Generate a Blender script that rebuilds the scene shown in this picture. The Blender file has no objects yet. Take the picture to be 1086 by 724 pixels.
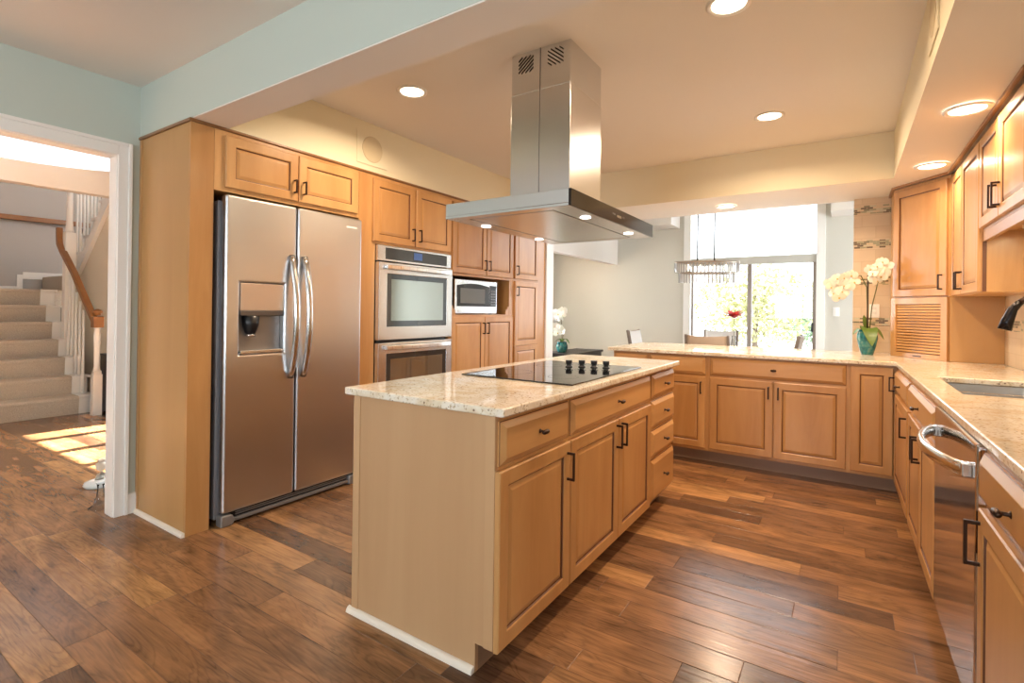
import bpy, bmesh, math, random
from mathutils import Vector, Matrix
random.seed(7)
R = math.radians
SC = bpy.context.scene
COL = SC.collection

# ------------------------------------------------------------------ camera
F_PX, CY = 541.119, 327.35
YAW, PIT, ROL = R(33.3133), R(0.18634), R(-0.70816)
EYE = 1.235
def camera():
    y, p, r = YAW, PIT, ROL
    f = Vector((-math.sin(y)*math.cos(p), math.cos(y)*math.cos(p), math.sin(p)))
    rt = Vector((math.cos(y), math.sin(y), 0))
    dn = f.cross(rt)
    c, s = math.cos(r), math.sin(r)
    rt, dn = c*rt + s*dn, -s*rt + c*dn
    cd = bpy.data.cameras.new('camera')
    cd.sensor_width = 36; cd.lens = F_PX/1086*36; cd.shift_y = -(362-CY)/1086
    cd.clip_start = .02
    o = bpy.data.objects.new('camera', cd); COL.objects.link(o)
    m = Matrix((rt, -dn, -f)).transposed().to_4x4()
    m.translation = (0, 0, EYE)
    o.matrix_world = m
    SC.camera = o
camera()

# ------------------------------------------------------------------ light
SKY = 15.0            # daylight strength
WARM = (1.0, .75, .51)
LAMP = 20.0          # each recessed lamp, W
SC.view_settings.view_transform = 'Standard'
SC.view_settings.look = 'None'
SC.view_settings.gamma = 1
SC.view_settings.use_curve_mapping = False
SC.view_settings.exposure = 0.13
w = bpy.data.worlds.new('sky'); SC.world = w; w.use_nodes = True
w.node_tree.nodes['Background'].inputs[0].default_value = (.86, .93, 1, 1)
w.node_tree.nodes['Background'].inputs[1].default_value = SKY

def area(name, loc, to, sx, sy, energy=10, color=(1, 1, 1), portal=False, spread=180, shape='RECTANGLE'):
    l = bpy.data.lights.new(name, 'AREA'); l.shape = shape; l.size = sx; l.size_y = sy
    l.energy = energy; l.color = color; l.spread = R(spread)
    if portal: l.cycles.is_portal = True
    o = bpy.data.objects.new(name, l); COL.objects.link(o); o.location = loc
    o.rotation_euler = Vector(to).to_track_quat('-Z', 'Z' if abs(to[2]) < .9 else 'Y').to_euler()
    return o
# daylight enters through wall openings, some unseen and added as fill (portals only guide the sampling of the sky)
area('portal_dining', (-1.15, 8.0, 1.62), (0, -1, 0), 1.7, 3.2, portal=True)
area('portal_rear', (-1.2, -3.25, 1.6), (0, 1, 0), 1.7, 1.1, portal=True)
area('portal_side', (1.05, -1.6, 1.5), (-1, 0, 0), 1.2, 1.2, portal=True)
area('portal_dining_side', (2.7, 6.5, 1.3), (-1, 0, 0), 1.5, 2.0, portal=True)
area('portal_hall', (-4.55, 6.3, 1.4), (1, 0, 0), 1.2, 1.2, portal=True)
area('portal_entry', (-5.4, 4.65, .9), (0, -1, 0), 1.9, 1.8, portal=True)
area('portal_landing', (-10.05, 2.2, 3.48), (1, 0, 0), 4.0, .84, portal=True)
area('portal_stair', (-5.4, 4.65, 3.6), (0, -1, 0), 1.9, 2.4, portal=True)
# the sun through the entry door glass
sl = bpy.data.lights.new('sunbeam', 'SPOT'); sl.energy = 420000; sl.color = (1, .90, .74)
sl.spot_size = R(14); sl.spot_blend = .2; sl.shadow_soft_size = .06
so = bpy.data.objects.new('sunbeam', sl); COL.objects.link(so)
so.location = (-5.25, 16.5, 9.1)
so.rotation_euler = (Vector((-5.45, 4.5, 1.1)) - Vector(so.location)).to_track_quat('-Z', 'Y').to_euler()

# ------------------------------------------------------------------ materials
def lin(c):
    if isinstance(c, str):
        c = [int(c[i:i+2], 16) for i in (0, 2, 4)]
    o = []
    for v in c[:3]:
        v /= 255
        o.append(v/12.92 if v <= .04045 else ((v+.055)/1.055)**2.4)
    return (*o, 1)
class NT:
    def __init__(s, name):
        s.m = bpy.data.materials.new(name); s.m.use_nodes = True
        s.t = s.m.node_tree; s.b = s.t.nodes['Principled BSDF']
    def n(s, typ, **kw):
        nd = s.t.nodes.new(typ)
        for k, v in kw.items():
            if k.startswith('i_'):
                k = k[2:]; k = int(k) if k.isdigit() else k
                if hasattr(v, 'is_output'): s.t.links.new(v, nd.inputs[k])
                else: nd.inputs[k].default_value = v
            else: setattr(nd, k, v)
        return nd
    def math(s, op, a, b=0.0, c=None):
        nd = s.n('ShaderNodeMath', operation=op)
        for i, v in enumerate((a, b) if c is None else (a, b, c)):
            if hasattr(v, 'is_output'): s.t.links.new(v, nd.inputs[i])
            else: nd.inputs[i].default_value = v
        return nd.outputs[0]
    def ramp(s, fac, stops, interp='LINEAR'):
        nd = s.n('ShaderNodeValToRGB'); nd.color_ramp.interpolation = interp
        e = nd.color_ramp.elements
        while len(e) < len(stops): e.new(.5)
        for k, (p, c) in enumerate(stops): e[k].position = p; e[k].color = c
        s.t.links.new(fac, nd.inputs[0]); return nd.outputs[0]
    def mix(s, fac, a, b, mode='MIX'):
        nd = s.n('ShaderNodeMix', data_type='RGBA', blend_type=mode)
        for i, v in ((0, fac), (6, a), (7, b)):
            if hasattr(v, 'is_output'): s.t.links.new(v, nd.inputs[i])
            else: nd.inputs[i].default_value = v
        return nd.outputs[2]
    def obj(s): return s.n('ShaderNodeTexCoord').outputs['Object']
    def mapped(s, vec, scale, off=None):
        nd = s.n('ShaderNodeMapping'); s.t.links.new(vec, nd.inputs[0]); nd.inputs[3].default_value = scale
        if off is not None: s.t.links.new(off, nd.inputs[1])
        return nd.outputs[0]
    def set(s, **kw):
        for k, v in kw.items():
            k = k.replace('_', ' ')
            i = s.b.inputs[k]
            if hasattr(v, 'is_output'): s.t.links.new(v, i)
            else: i.default_value = v
        return s
    def bump(s, h, strength=.2, dist=.002):
        nd = s.n('ShaderNodeBump', i_Strength=strength, i_Distance=dist, i_Height=h)
        s.t.links.new(nd.outputs[0], s.b.inputs['Normal'])
def plain(name, col, rough=.5, metal=0, **kw):
    n = NT(name); n.set(Base_Color=lin(col), Roughness=rough, Metallic=metal, **kw); return n.m

def wood(name, c_lo, c_hi, scale, rough=.32):
    n = NT(name)
    rnd = n.n('ShaderNodeObjectInfo').outputs['Random']
    off = n.math('MULTIPLY', rnd, 37.0)
    cb = n.n('ShaderNodeCombineXYZ', i_0=off, i_1=off, i_2=off).outputs[0]
    v = n.mapped(n.obj(), scale, cb)
    a = n.n('ShaderNodeTexNoise', i_Vector=v, i_Scale=1.0, i_Detail=6.0, i_Roughness=.6, i_Distortion=.6).outputs[0]
    v2 = n.mapped(n.obj(), [q*.18 for q in scale], cb)
    b = n.n('ShaderNodeTexNoise', i_Vector=v2, i_Scale=1.0, i_Detail=2.0, i_Distortion=1.0).outputs[0]
    f = n.math('ADD', n.math('MULTIPLY', a, .40), n.math('MULTIPLY', b, .60))
    f = n.math('ADD', f, n.math('MULTIPLY', n.math('SUBTRACT', rnd, .5), .10))
    c = n.ramp(f, [(.26, lin(c_lo)), (.74, lin(c_hi))])
    n.set(Base_Color=c, Roughness=rough, Coat_Weight=.14, Coat_Roughness=.16)
    return n.m
MAPLE = wood('maple', 'A97540', 'D9A970', (9, 9, 1.3))
MAPLE_H = wood('maple_cross', 'A97540', 'D9A970', (1.3, 9, 9))
PLYG = wood('maple_veneer_gold', 'AE8048', 'C69A64', (5, 5, .6), .36)
PLY = wood('maple_veneer', 'B48C64', 'D0AA80', (5, 5, .6), .4)
GLAZE = plain('umber_glaze', '6A4024', .45)
TOE = wood('toe_kick_wood', '8A6A52', '9C7C64', (2, 8, 20), .5)
OAK = wood('oak_rail', '7E4E24', '9E6C38', (3, 14, 14), .35)

def floor_mat():
    n = NT('plank_floor')
    W, L = .132, 1.15
    sep = n.n('ShaderNodeSeparateXYZ', i_0=n.obj())
    x, y = sep.outputs[0], sep.outputs[1]
    yw = n.math('DIVIDE', y, W); row = n.math('FLOOR', yw)
    wr = n.n('ShaderNodeTexWhiteNoise', noise_dimensions='1D', i_W=row).outputs[0]
    wr2 = n.n('ShaderNodeTexWhiteNoise', noise_dimensions='1D', i_W=n.math('ADD', row, 91.3)).outputs[0]
    Lr = n.math('ADD', n.math('MULTIPLY', wr2, .7), .65)
    xl = n.math('ADD', n.math('DIVIDE', x, n.math('MULTIPLY', Lr, L)), n.math('MULTIPLY', wr, 7.0))
    ix = n.math('FLOOR', xl)
    cid = n.n('ShaderNodeCombineXYZ', i_0=ix, i_1=row, i_2=0.0).outputs[0]
    wn = n.n('ShaderNodeTexWhiteNoise', noise_dimensions='3D', i_Vector=cid)
    rv = wn.outputs[0]
    tone = n.ramp(rv, [(0, lin('5A4030')), (.12, lin('76553B')), (.45, lin('896243')), (.8, lin('966C48')), (1, lin('AE8154'))])
    offs = n.n('ShaderNodeVectorMath', operation='SCALE', i_0=wn.outputs[1]); offs.inputs['Scale'].default_value = 40
    add = n.n('ShaderNodeVectorMath', operation='ADD', i_0=n.obj(), i_1=offs.outputs[0]).outputs[0]
    g1 = n.n('ShaderNodeTexNoise', i_Vector=n.mapped(add, (1.3, 8, 1)), i_Scale=1.0, i_Detail=3.0, i_Distortion=1.2).outputs[0]
    bands = n.math('SINE', n.math('MULTIPLY', g1, 70.0))
    bands = n.math('POWER', n.math('ADD', n.math('MULTIPLY', bands, .5), .5), 3.0)
    g2 = n.n('ShaderNodeTexNoise', i_Vector=n.mapped(add, (6, 120, 1)), i_Scale=1.0, i_Detail=5.0, i_Roughness=.65).outputs[0]
    g3 = n.n('ShaderNodeTexNoise', i_Vector=n.mapped(add, (3.0, 9, 1)), i_Scale=1.0, i_Detail=4.0, i_Distortion=1.0).outputs[0]
    v = n.math('ADD', n.math('MULTIPLY', bands, -.22), n.math('MULTIPLY', n.math('SUBTRACT', g2, .5), .9))
    v = n.math('ADD', v, n.math('MULTIPLY', n.math('SUBTRACT', g3, .5), 1.7))
    v = n.math('ADD', v, .95)
    vc = n.n('ShaderNodeCombineXYZ', i_0=v, i_1=v, i_2=v).outputs[0]
    col = n.mix(1.0, tone, vc, 'MULTIPLY')
    fy = n.math('FRACT', yw); fx = n.math('FRACT', xl)
    ey = n.math('MINIMUM', fy, n.math('SUBTRACT', 1.0, fy))
    ex = n.math('MULTIPLY', n.math('MINIMUM', fx, n.math('SUBTRACT', 1.0, fx)), n.math('DIVIDE', L, W))
    seam = n.math('MINIMUM', ey, ex)
    sf = n.n('ShaderNodeMapRange', i_Value=seam, i_1=.0, i_2=.018); sf.clamp = True
    col = n.mix(n.math('MULTIPLY', n.math('SUBTRACT', 1.0, sf.outputs[0]), .6), col, lin('3A2216'))
    wav = n.n('ShaderNodeTexNoise', i_Vector=n.mapped(add, (1.6, 60, 1)), i_Scale=1.0, i_Detail=1.0).outputs[0]
    h = n.math('ADD', n.math('MULTIPLY', sf.outputs[0], .5), n.math('MULTIPLY', wav, .55))
    n.bump(h, .5, .003)
    n.set(Base_Color=col, Roughness=n.math('ADD', n.math('MULTIPLY', g2, .12), .17))
    n.b.inputs['Specular IOR Level'].default_value = .5
    return n.m
FLOOR = floor_mat()

def granite():
    n = NT('cream_granite')
    o = n.obj()
    a = n.n('ShaderNodeTexNoise', i_Vector=o, i_Scale=7.0, i_Detail=6.0, i_Distortion=1.4).outputs[0]
    base = n.ramp(a, [(.3, lin('DCC8A8')), (.48, lin('EADFCB')), (.62, lin('F0E9DC')), (.75, lin('E4CDA4'))])
    b = n.n('ShaderNodeTexNoise', i_Vector=o, i_Scale=95.0, i_Detail=3.0).outputs[0]
    base = n.mix(n.ramp(b, [(.55, (0, 0, 0, 1)), (.68, (1, 1, 1, 1))]), base, lin('BFA988'))
    vo = n.n('ShaderNodeTexVoronoi', i_Vector=o, i_Scale=70.0, i_Randomness=1.0)
    pick = n.n('ShaderNodeTexWhiteNoise', noise_dimensions='3D', i_Vector=vo.outputs['Position']).outputs[0]
    rad = n.math('MULTIPLY', n.math('SUBTRACT', pick, .80), 1.6)
    sp = n.math('LESS_THAN', vo.outputs['Distance'], rad)
    base = n.mix(n.math('MULTIPLY', sp, .8), base, lin('6A4A38'))
    n.set(Base_Color=base, Roughness=.09)
    return n.m
GRANITE = granite()

def tile(name, u):
    n = NT(name)
    sep = n.n('ShaderNodeSeparateXYZ', i_0=n.obj())
    z = sep.outputs[2]
    uv = n.n('ShaderNodeCombineXYZ', i_0=sep.outputs[u], i_1=z, i_2=0.0).outputs[0]
    br = n.n('ShaderNodeTexBrick', i_Vector=uv, i_Color1=lin('DBC8AC'), i_Color2=lin('D4BD9E'), i_Mortar=lin('CDB899'), i_Scale=1.0)
    br.inputs['Mortar Size'].default_value = .003; br.inputs['Brick Width'].default_value = .2; br.inputs['Row Height'].default_value = .1
    no = n.n('ShaderNodeTexNoise', i_Vector=n.obj(), i_Scale=14.0, i_Detail=5.0).outputs[0]
    col = n.mix(n.math('MULTIPLY', no, .35), br.outputs[0], lin('C2A986'))
    mo = n.n('ShaderNodeTexBrick', i_Vector=uv, i_Color1=(0, 0, 0, 1), i_Color2=(1, 1, 1, 1), i_Mortar=(.5, .5, .5, 1), i_Scale=1.0)
    mo.inputs['Mortar Size'].default_value = .0012; mo.inputs['Brick Width'].default_value = .045; mo.inputs['Row Height'].default_value = .0155
    mc = n.ramp(mo.outputs[0], [(0, lin('6A5A46')), (.10, lin('9A997C')), (.3, lin('D2BC9A')), (.55, lin('77735A')), (.68, lin('C4BFA4')), (.80, lin('D2BC9A')), (.96, lin('5E5040'))], 'CONSTANT')
    band = None
    for c in (2.148, 1.848, 1.532, 1.177):
        d = n.math('LESS_THAN', n.math('ABSOLUTE', n.math('SUBTRACT', z, c)), .036)
        band = d if band is None else n.math('MAXIMUM', band, d)
    col = n.mix(band, col, mc)
    n.set(Base_Color=col, Roughness=.4)
    return n.m
TILE_X, TILE_Y = tile('backsplash_tile_x', 0), tile('backsplash_tile_y', 1)

def wallpaint(name, col, rough=.6):
    n = NT(name)
    no = n.n('ShaderNodeTexNoise', i_Vector=n.obj(), i_Scale=220.0, i_Detail=2.0).outputs[0]
    n.bump(no, .06, .001)
    n.set(Base_Color=lin(col), Roughness=rough); return n.m
GREEN = wallpaint('sage_paint', 'C0C9BF')
CREAM = wallpaint('cream_paint', 'EADFC0')
WHITE = wallpaint('ceiling_white', 'E8E2DA')
GREY = wallpaint('greige_paint', 'CFCCC1')
FOYER = wallpaint('foyer_grey_paint', 'B3AFAB')
TRIMW = plain('white_trim_paint', 'EFEDE8', .35)

def steel(name, col='DCDDDE', rough=.26, aniso=.3, direction=2):
    n = NT(name)
    sc = [300, 300, 300]; sc[direction] = 1.5
    no = n.n('ShaderNodeTexNoise', i_Vector=n.mapped(n.obj(), sc), i_Scale=1.0, i_Detail=2.0).outputs[0]
    n.set(Base_Color=lin(col), Metallic=1.0, Roughness=n.math('ADD', n.math('MULTIPLY', no, .05), rough-.025))
    return n.m
def brushed(name, rough=.3):
    m = steel(name, 'D3D6DA', rough, .85); t = m.node_tree
    tg = t.nodes.new('ShaderNodeTangent'); tg.direction_type = 'RADIAL'; tg.axis = 'Z'
    t.links.new(tg.outputs[0], t.nodes['Principled BSDF'].inputs['Tangent']); return m
STEEL_F = brushed('fridge_steel')
STEEL = steel('brushed_steel')
STEEL_H = steel('brushed_steel_cross', direction=0)
STEELDK = steel('grey_steel_side', '6F6E70', .4)
CHROME = plain('polished_chrome', 'DADADA', .08, 1)
BRONZE = plain('dark_bronze', '43332B', .34, .85)
BLACK = plain('black_plastic', '18181A', .35)
DARKGLASS = plain('black_glass', '0B0B0D', .03, 0, IOR=1.9)
OVENGLASS = plain('oven_glass', '5C6064', .06, .7)
HOODGLASS = plain('hood_black_glass', '2A241F', .12, .3)
DARKIN = plain('recess_shade', '1B1512', .8)  # near-black standing in for shade inside the hood gap and slots
CARPET_C = None
def carpet():
    n = NT('taupe_carpet')
    no = n.n('ShaderNodeTexNoise', i_Vector=n.obj(), i_Scale=160.0, i_Detail=3.0).outputs[0]
    c = n.ramp(no, [(.3, lin('A89C8D')), (.7, lin('CBC0B1'))])
    n.bump(no, .6, .006); n.set(Base_Color=c, Roughness=.95); return n.m
CARPET = carpet()
def emit(name, col, s):
    n = NT(name); n.set(Base_Color=(0, 0, 0, 1), Emission_Color=(*col, 1), Emission_Strength=s); return n.m
LENS = emit('lamp_lens', (1, .80, .58), 9)
LED = emit('led_lens', (1, .93, .85), 5)
def thin_glass(name, tint=(1, 1, 1), amount=.08):
    n = NT(name); t = n.t
    tr = n.n('ShaderNodeBsdfTransparent'); tr.inputs[0].default_value = (*tint, 1)
    gl = n.n('ShaderNodeBsdfGlossy'); gl.inputs[1].default_value = .02
    fr = n.n('ShaderNodeFresnel'); fr.inputs[0].default_value = 1.45
    mx = n.n('ShaderNodeMixShader'); t.links.new(fr.outputs[0], mx.inputs[0])
    t.links.new(tr.outputs[0], mx.inputs[1]); t.links.new(gl.outputs[0], mx.inputs[2])
    t.links.new(mx.outputs[0], t.nodes['Material Output'].inputs[0]); return n.m
GLASS = thin_glass('window_glass', (.62, .62, .62))
ACRYLIC = thin_glass('clear_acrylic', (.93, .93, .93))
CRYSTAL = NT('crystal').set(Base_Color=(.62, .61, .59, 1), Roughness=.1, Transmission_Weight=.45, IOR=1.5).m

# ------------------------------------------------------------------ mesh helpers
class MB:
    def __init__(s): s.v = []; s.f = []; s.mi = []; s.sm = []
    def face(s, idx, m=0, smooth=False): s.f.append(tuple(idx)); s.mi.append(m); s.sm.append(smooth)
    def box(s, x0, x1, y0, y1, z0, z1, m=0):
        if x1 < x0: x0, x1 = x1, x0
        if y1 < y0: y0, y1 = y1, y0
        if z1 < z0: z0, z1 = z1, z0
        b = len(s.v)
        s.v += [(x, y, z) for z in (z0, z1) for y in (y0, y1) for x in (x0, x1)]
        for q in ((0, 2, 3, 1), (4, 5, 7, 6), (0, 1, 5, 4), (2, 6, 7, 3), (0, 4, 6, 2), (1, 3, 7, 5)):
            s.face([b+i for i in q], m)
        return s
    def prism(s, poly, axis, a0, a1, m=0, smooth=False):
        """poly: 2-D points in the two axes other than axis (in xyz order)."""
        b = len(s.v); n = len(poly)
        for a in (a0, a1):
            for p in poly:
                c = list(p); c.insert(axis, a); s.v.append(tuple(c))
        s.face(list(range(b, b+n))[::-1], m); s.face(range(b+n, b+2*n), m)
        for i in range(n):
            j = (i+1) % n; s.face((b+i, b+j, b+n+j, b+n+i), m, smooth)
        return s
    def lathe(s, prof, c=(0, 0, 0), seg=24, m=0, axis=2, smooth=True, sx=1, sy=1):
        b = len(s.v)
        for r, h in prof:
            for k in range(seg):
                a = 2*math.pi*k/seg; p = [r*math.cos(a)*sx, r*math.sin(a)*sy]
                p.insert(axis, h); s.v.append((p[0]+c[0], p[1]+c[1], p[2]+c[2]))
        for i in range(len(prof)-1):
            for k in range(seg):
                j = (k+1) % seg
                s.face((b+i*seg+k, b+i*seg+j, b+(i+1)*seg+j, b+(i+1)*seg+k), m, smooth)
        s.face([b+k for k in range(seg)][::-1], m); e = b+(len(prof)-1)*seg
        s.face([e+k for k in range(seg)], m)
        return s
    def tube(s, pts, rad, seg=10, m=0, sx=1, sy=1, square=False, up=(0, 0, 1)):
        pts = [Vector(p) for p in pts]; n = len(pts)
        rad = rad if isinstance(rad, (list, tuple)) else [rad]*n
        b = len(s.v); up = Vector(up)
        if square: angs = [math.pi/4 + k*math.pi/2 for k in range(4)]; seg = 4
        else: angs = [2*math.pi*k/seg for k in range(seg)]
        for i, p in enumerate(pts):
            t = (pts[min(i+1, n-1)]-pts[max(i-1, 0)]).normalized()
            a = t.cross(up)
            if a.length < 1e-3: a = t.cross(Vector((0, 1, 0)))
            a.normalize(); c = a.cross(t).normalized()
            for g in angs: s.v.append(tuple(p + a*math.cos(g)*rad[i]*sx + c*math.sin(g)*rad[i]*sy))
        for i in range(n-1):
            for k in range(seg):
                j = (k+1) % seg
                s.face((b+i*seg+k, b+i*seg+j, b+(i+1)*seg+j, b+(i+1)*seg+k), m, not square)
        s.face([b+k for k in range(seg)][::-1], m); e = b+(n-1)*seg; s.face([e+k for k in range(seg)], m)
        return s
    def grid(s, us, vs, fill, w0, w1, mp, m=0):
        """slab of cells with holes; mp(u,v,w)->xyz"""
        nu, nv = len(us), len(vs); b = len(s.v)
        for w_ in (w0, w1):
            for v_ in vs:
                for u_ in us: s.v.append(tuple(mp(u_, v_, w_)))
        ix = lambda i, j, k: b + k*nu*nv + j*nu + i
        F = lambda i, j: 0 <= i < nu-1 and 0 <= j < nv-1 and fill(i, j)
        for i in range(nu-1):
            for j in range(nv-1):
                if not F(i, j): continue
                s.face((ix(i, j, 0), ix(i, j+1, 0), ix(i+1, j+1, 0), ix(i+1, j, 0)), m)
                s.face((ix(i, j, 1), ix(i+1, j, 1), ix(i+1, j+1, 1), ix(i, j+1, 1)), m)
                for di, dj, p, q in ((-1, 0, (i, j), (i, j+1)), (1, 0, (i+1, j+1), (i+1, j)), (0, -1, (i+1, j), (i, j)), (0, 1, (i, j+1), (i+1, j+1))):
                    if not F(i+di, j+dj):
                        s.face((ix(*p, 0), ix(*q, 0), ix(*q, 1), ix(*p, 1))[::-1], m)
        return s
    def rings(s, x0, x1, z0, z1, seq, ctr=0):
        """front relief: seq of (inset, y, material); last ring filled"""
        b = len(s.v)
        for ins, y, m in seq:
            s.v += [(x0+ins, y, z0+ins), (x1-ins, y, z0+ins), (x1-ins, y, z1-ins), (x0+ins, y, z1-ins)]
        for i in range(1, len(seq)):
            for k in range(4):
                j = (k+1) % 4
                s.face((b+(i-1)*4+k, b+(i-1)*4+j, b+i*4+j, b+i*4+k), seq[i][2])
        e = b+(len(seq)-1)*4; s.face((e, e+1, e+2, e+3), ctr)
        s.face((b+3, b+2, b+1, b), ctr)
        return s
    def tf(s, fn):
        s.v = [tuple(fn(*p)) for p in s.v]; return s
def prop(o, label=None, cat=None, group=None, kind=None):
    if label: o['label'] = label
    if cat: o['category'] = cat
    if group: o['group'] = group
    if kind: o['kind'] = kind
    return o
def obj(name, mb, mats, parent=None, bevel=0, seg=2, clean=True):
    me = bpy.data.meshes.new(name)
    used = [i for i, f in enumerate(mb.f)]
    me.from_pydata(mb.v, [], mb.f)
    for m in (mats if isinstance(mats, (list, tuple)) else [mats]): me.materials.append(m)
    for p, i, s_ in zip(me.polygons, mb.mi, mb.sm): p.material_index = i; p.use_smooth = s_
    bm = bmesh.new(); bm.from_mesh(me)
    loose = [v for v in bm.verts if not v.link_faces]
    if loose: bmesh.ops.delete(bm, geom=loose, context='VERTS')
    bmesh.ops.recalc_face_normals(bm, faces=bm.faces)
    bm.to_mesh(me); bm.free()
    o = bpy.data.objects.new(name, me); COL.objects.link(o)
    if parent: o.parent = parent
    if bevel:
        md = o.modifiers.new('edge', 'BEVEL'); md.width = bevel; md.segments = seg
        md.limit_method = 'ANGLE'; md.angle_limit = R(38); md.harden_normals = False
    return o
def thing(name, label, cat, loc=(0, 0, 0), rot=0, group=None):
    o = bpy.data.objects.new(name, None); COL.objects.link(o)
    o.location = loc; o.rotation_euler = (0, 0, rot); o.empty_display_size = .1
    return prop(o, label, cat, group)
def struct(name, mb, mats, bevel=0):
    return prop(obj(name, mb, mats, None, bevel), kind='structure')
def copy_tree(o, parent=None):
    c = o.copy(); COL.objects.link(c)
    if parent: c.parent = parent
    for ch in list(o.children): copy_tree(ch, c)
    return c
B = lambda *a, m=0: MB().box(*a, m)

# ------------------------------------------------------------------ room shell
struct('floor', B(-10.1, 3.2, -3.3, 8.0, -.12, 0), FLOOR)
# near room, hall and kitchen walls
L = MB().grid([-3.3, .20, 1.225, 5.35], [0, 2.12, 2.72], lambda i, j: not (i == 1 and j == 0), -3.675, -3.57, lambda u, v, w_: (w_, u, v))
struct('wall_left', L, GREEN)
Rw = MB().grid([-3.2, -2.2, -1.0, 5.52], [0, .9, 2.1, 2.72], lambda i, j: not (i == 1 and j == 1), .89, 1.02, lambda u, v, w_: (w_, u, v))
struct('wall_right', Rw, GREEN)
Wb = MB().grid([-3.57, -2.05, -.35, .89], [0, 1.05, 2.15, 2.72], lambda i, j: not (i == 1 and j == 1), -3.3, -3.2, lambda u, v, w_: (u, w_, v))
struct('wall_rear', Wb, GREEN)
m = MB()
for x in (-2.05, -1.22, -.39): m.box(x, x+.04, -3.27, -3.22, 1.05, 2.15)
m.box(-2.05, -.35, -3.27, -3.22, 1.05, 1.09).box(-2.05, -.35, -3.27, -3.22, 2.11, 2.15)
struct('window_2', m, TRIMW)
m = MB()
for y in (-2.2, -1.62, -1.04): m.box(.93, .98, y, y+.04, .9, 2.1)
m.box(.93, .98, -2.2, -1.0, .9, .94).box(.93, .98, -2.2, -1.0, 2.06, 2.1)
struct('window_side_fill', m, TRIMW)  # unseen side window, added for extra daylight in the near room
struct('beam', MB().box(-3.57, .89, 1.33, 1.52, 2.248, 2.72), [GREEN])
# underside of the beam is ceiling white
struct('beam_soffit', B(-2.93, .89, 1.332, 1.52, 2.242, 2.248), WHITE)
struct('ceiling_entry', B(-3.70, 1.02, -3.3, 1.33, 2.55, 2.72), WHITE)
struct('ceiling', B(-3.70, 1.02, 1.52, 5.47, 2.6, 2.74), WHITE)
def soffit(name, x0, x1, y0, y1):
    mb = B(x0, x1, y0, y1, 2.248, 2.6)
    mb.mi[0] = 1
    return struct(name, mb, [CREAM, WHITE])
soffit('ceiling_soffit_left', -3.57, -2.95, 1.52, 4.70)
soffit('ceiling_soffit_right', .28, .89, 1.52, 4.70)
soffit('ceiling_soffit_back', -3.57, .89, 4.70, 5.47)
struct('wall_tiled_end', B(.04, .89, 5.40, 5.52, 0, 2.248), [TILE_X])
struct('wall_tiled_right', B(.884, .89, 1.2, 5.40, .914, 2.248), [TILE_Y])
# dining room
struct('wall_dining_front', B(-3.57, 2.6, 5.47, 5.58, 2.6, 3.6), GREY)
struct('wall_dining_front_side', B(.89, 2.6, 5.52, 5.63, 0, 2.6), GREY)
struct('wall_dining_side', MB().grid([5.63, 5.75, 7.25, 7.8], [0, .3, 2.3, 3.6], lambda i, j: not (i == 1 and j == 1), 2.5, 2.62, lambda u, v, w_: (w_, u, v)), GREY)
m = MB()
for y in (5.75, 6.48, 7.21): m.box(2.54, 2.58, y, y+.04, .3, 2.3)
struct('window_dining_fill', m, TRIMW)  # unseen dining window, added as fill for the dim walls
Fw = MB().grid([-4.5, -1.97, -.325, 2.62], [0, 3.25, 3.6], lambda i, j: not (i == 1 and j == 0), 7.8, 7.95, lambda u, v, w_: (u, w_, v))
struct('wall_dining_back', Fw, GREY)
struct('ceiling_dining', B(-3.2, 2.62, 5.47, 7.95, 3.5, 3.64), WHITE)
struct('wall_header', B(-3.2, -3.1, 5.35, 7.8, 1.99, 3.5), WHITE)
struct('ceiling_hall', B(-4.45, -3.2, 4.6, 7.8, 2.25, 2.35), WHITE)
struct('wall_hall', MB().grid([4.6, 5.7, 6.9, 7.8], [0, .8, 2.0, 2.3], lambda i, j: not (i == 1 and j == 1), -4.47, -4.35, lambda u, v, w_: (w_, u, v)), GREY)  # its opening is an invented window, cut to brighten the hall
struct('trim_1', B(-3.57, -2.93, 5.185, 5.35, 0, 2.246), TRIMW, .004)
struct('wall_hall_front', B(-4.35, -3.70, 5.2, 5.35, 0, 2.3), GREY)
for x0, x1 in ((-3.1, -2.12), (-.18, 1.4)):
    struct('ceiling_dining_bulkhead', B(x0, x1, 7.35, 7.8, 2.5, 3.5), WHITE)
# sliding door with a tall light over it
m = MB()
for x0, x1 in ((-2.05, -1.95), (-.345, -.245)): m.box(x0, x1, 7.775, 7.80, 0, 3.25)
struct('trim_2', m, TRIMW, .003)
w1 = MB()
w1.box(-1.95, -.345, 7.80, 7.90, 1.925, 2.035)
struct('window_1', w1, plain('door_head_grey', 'C9C7BE', .5), .003)
dm = plain('bronze_frame_flare', 'A0968E', .45, .3)  # bronze lightened, so window flare is put into the colour
m = MB()
for x0, x1 in ((-1.95, -1.92), (-1.18, -1.125), (-.385, -.345)): m.box(x0, x1, 7.82, 7.88, 0, 1.925)
m.box(-1.95, -.345, 7.82, 7.88, 0, .05)
d1 = struct('door_1', m, dm, .002)
obj('handle', B(-.40, -.375, 7.785, 7.82, 1.0, 1.12), BLACK, d1, .004)
obj('pane', B(-1.93, -.37, 7.848, 7.853, .05, 1.925), GLASS, d1)
m = B(-1.96, -.335, 7.848, 7.853, 2.035, 3.25)
struct('window_4', m, GLASS)
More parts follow.
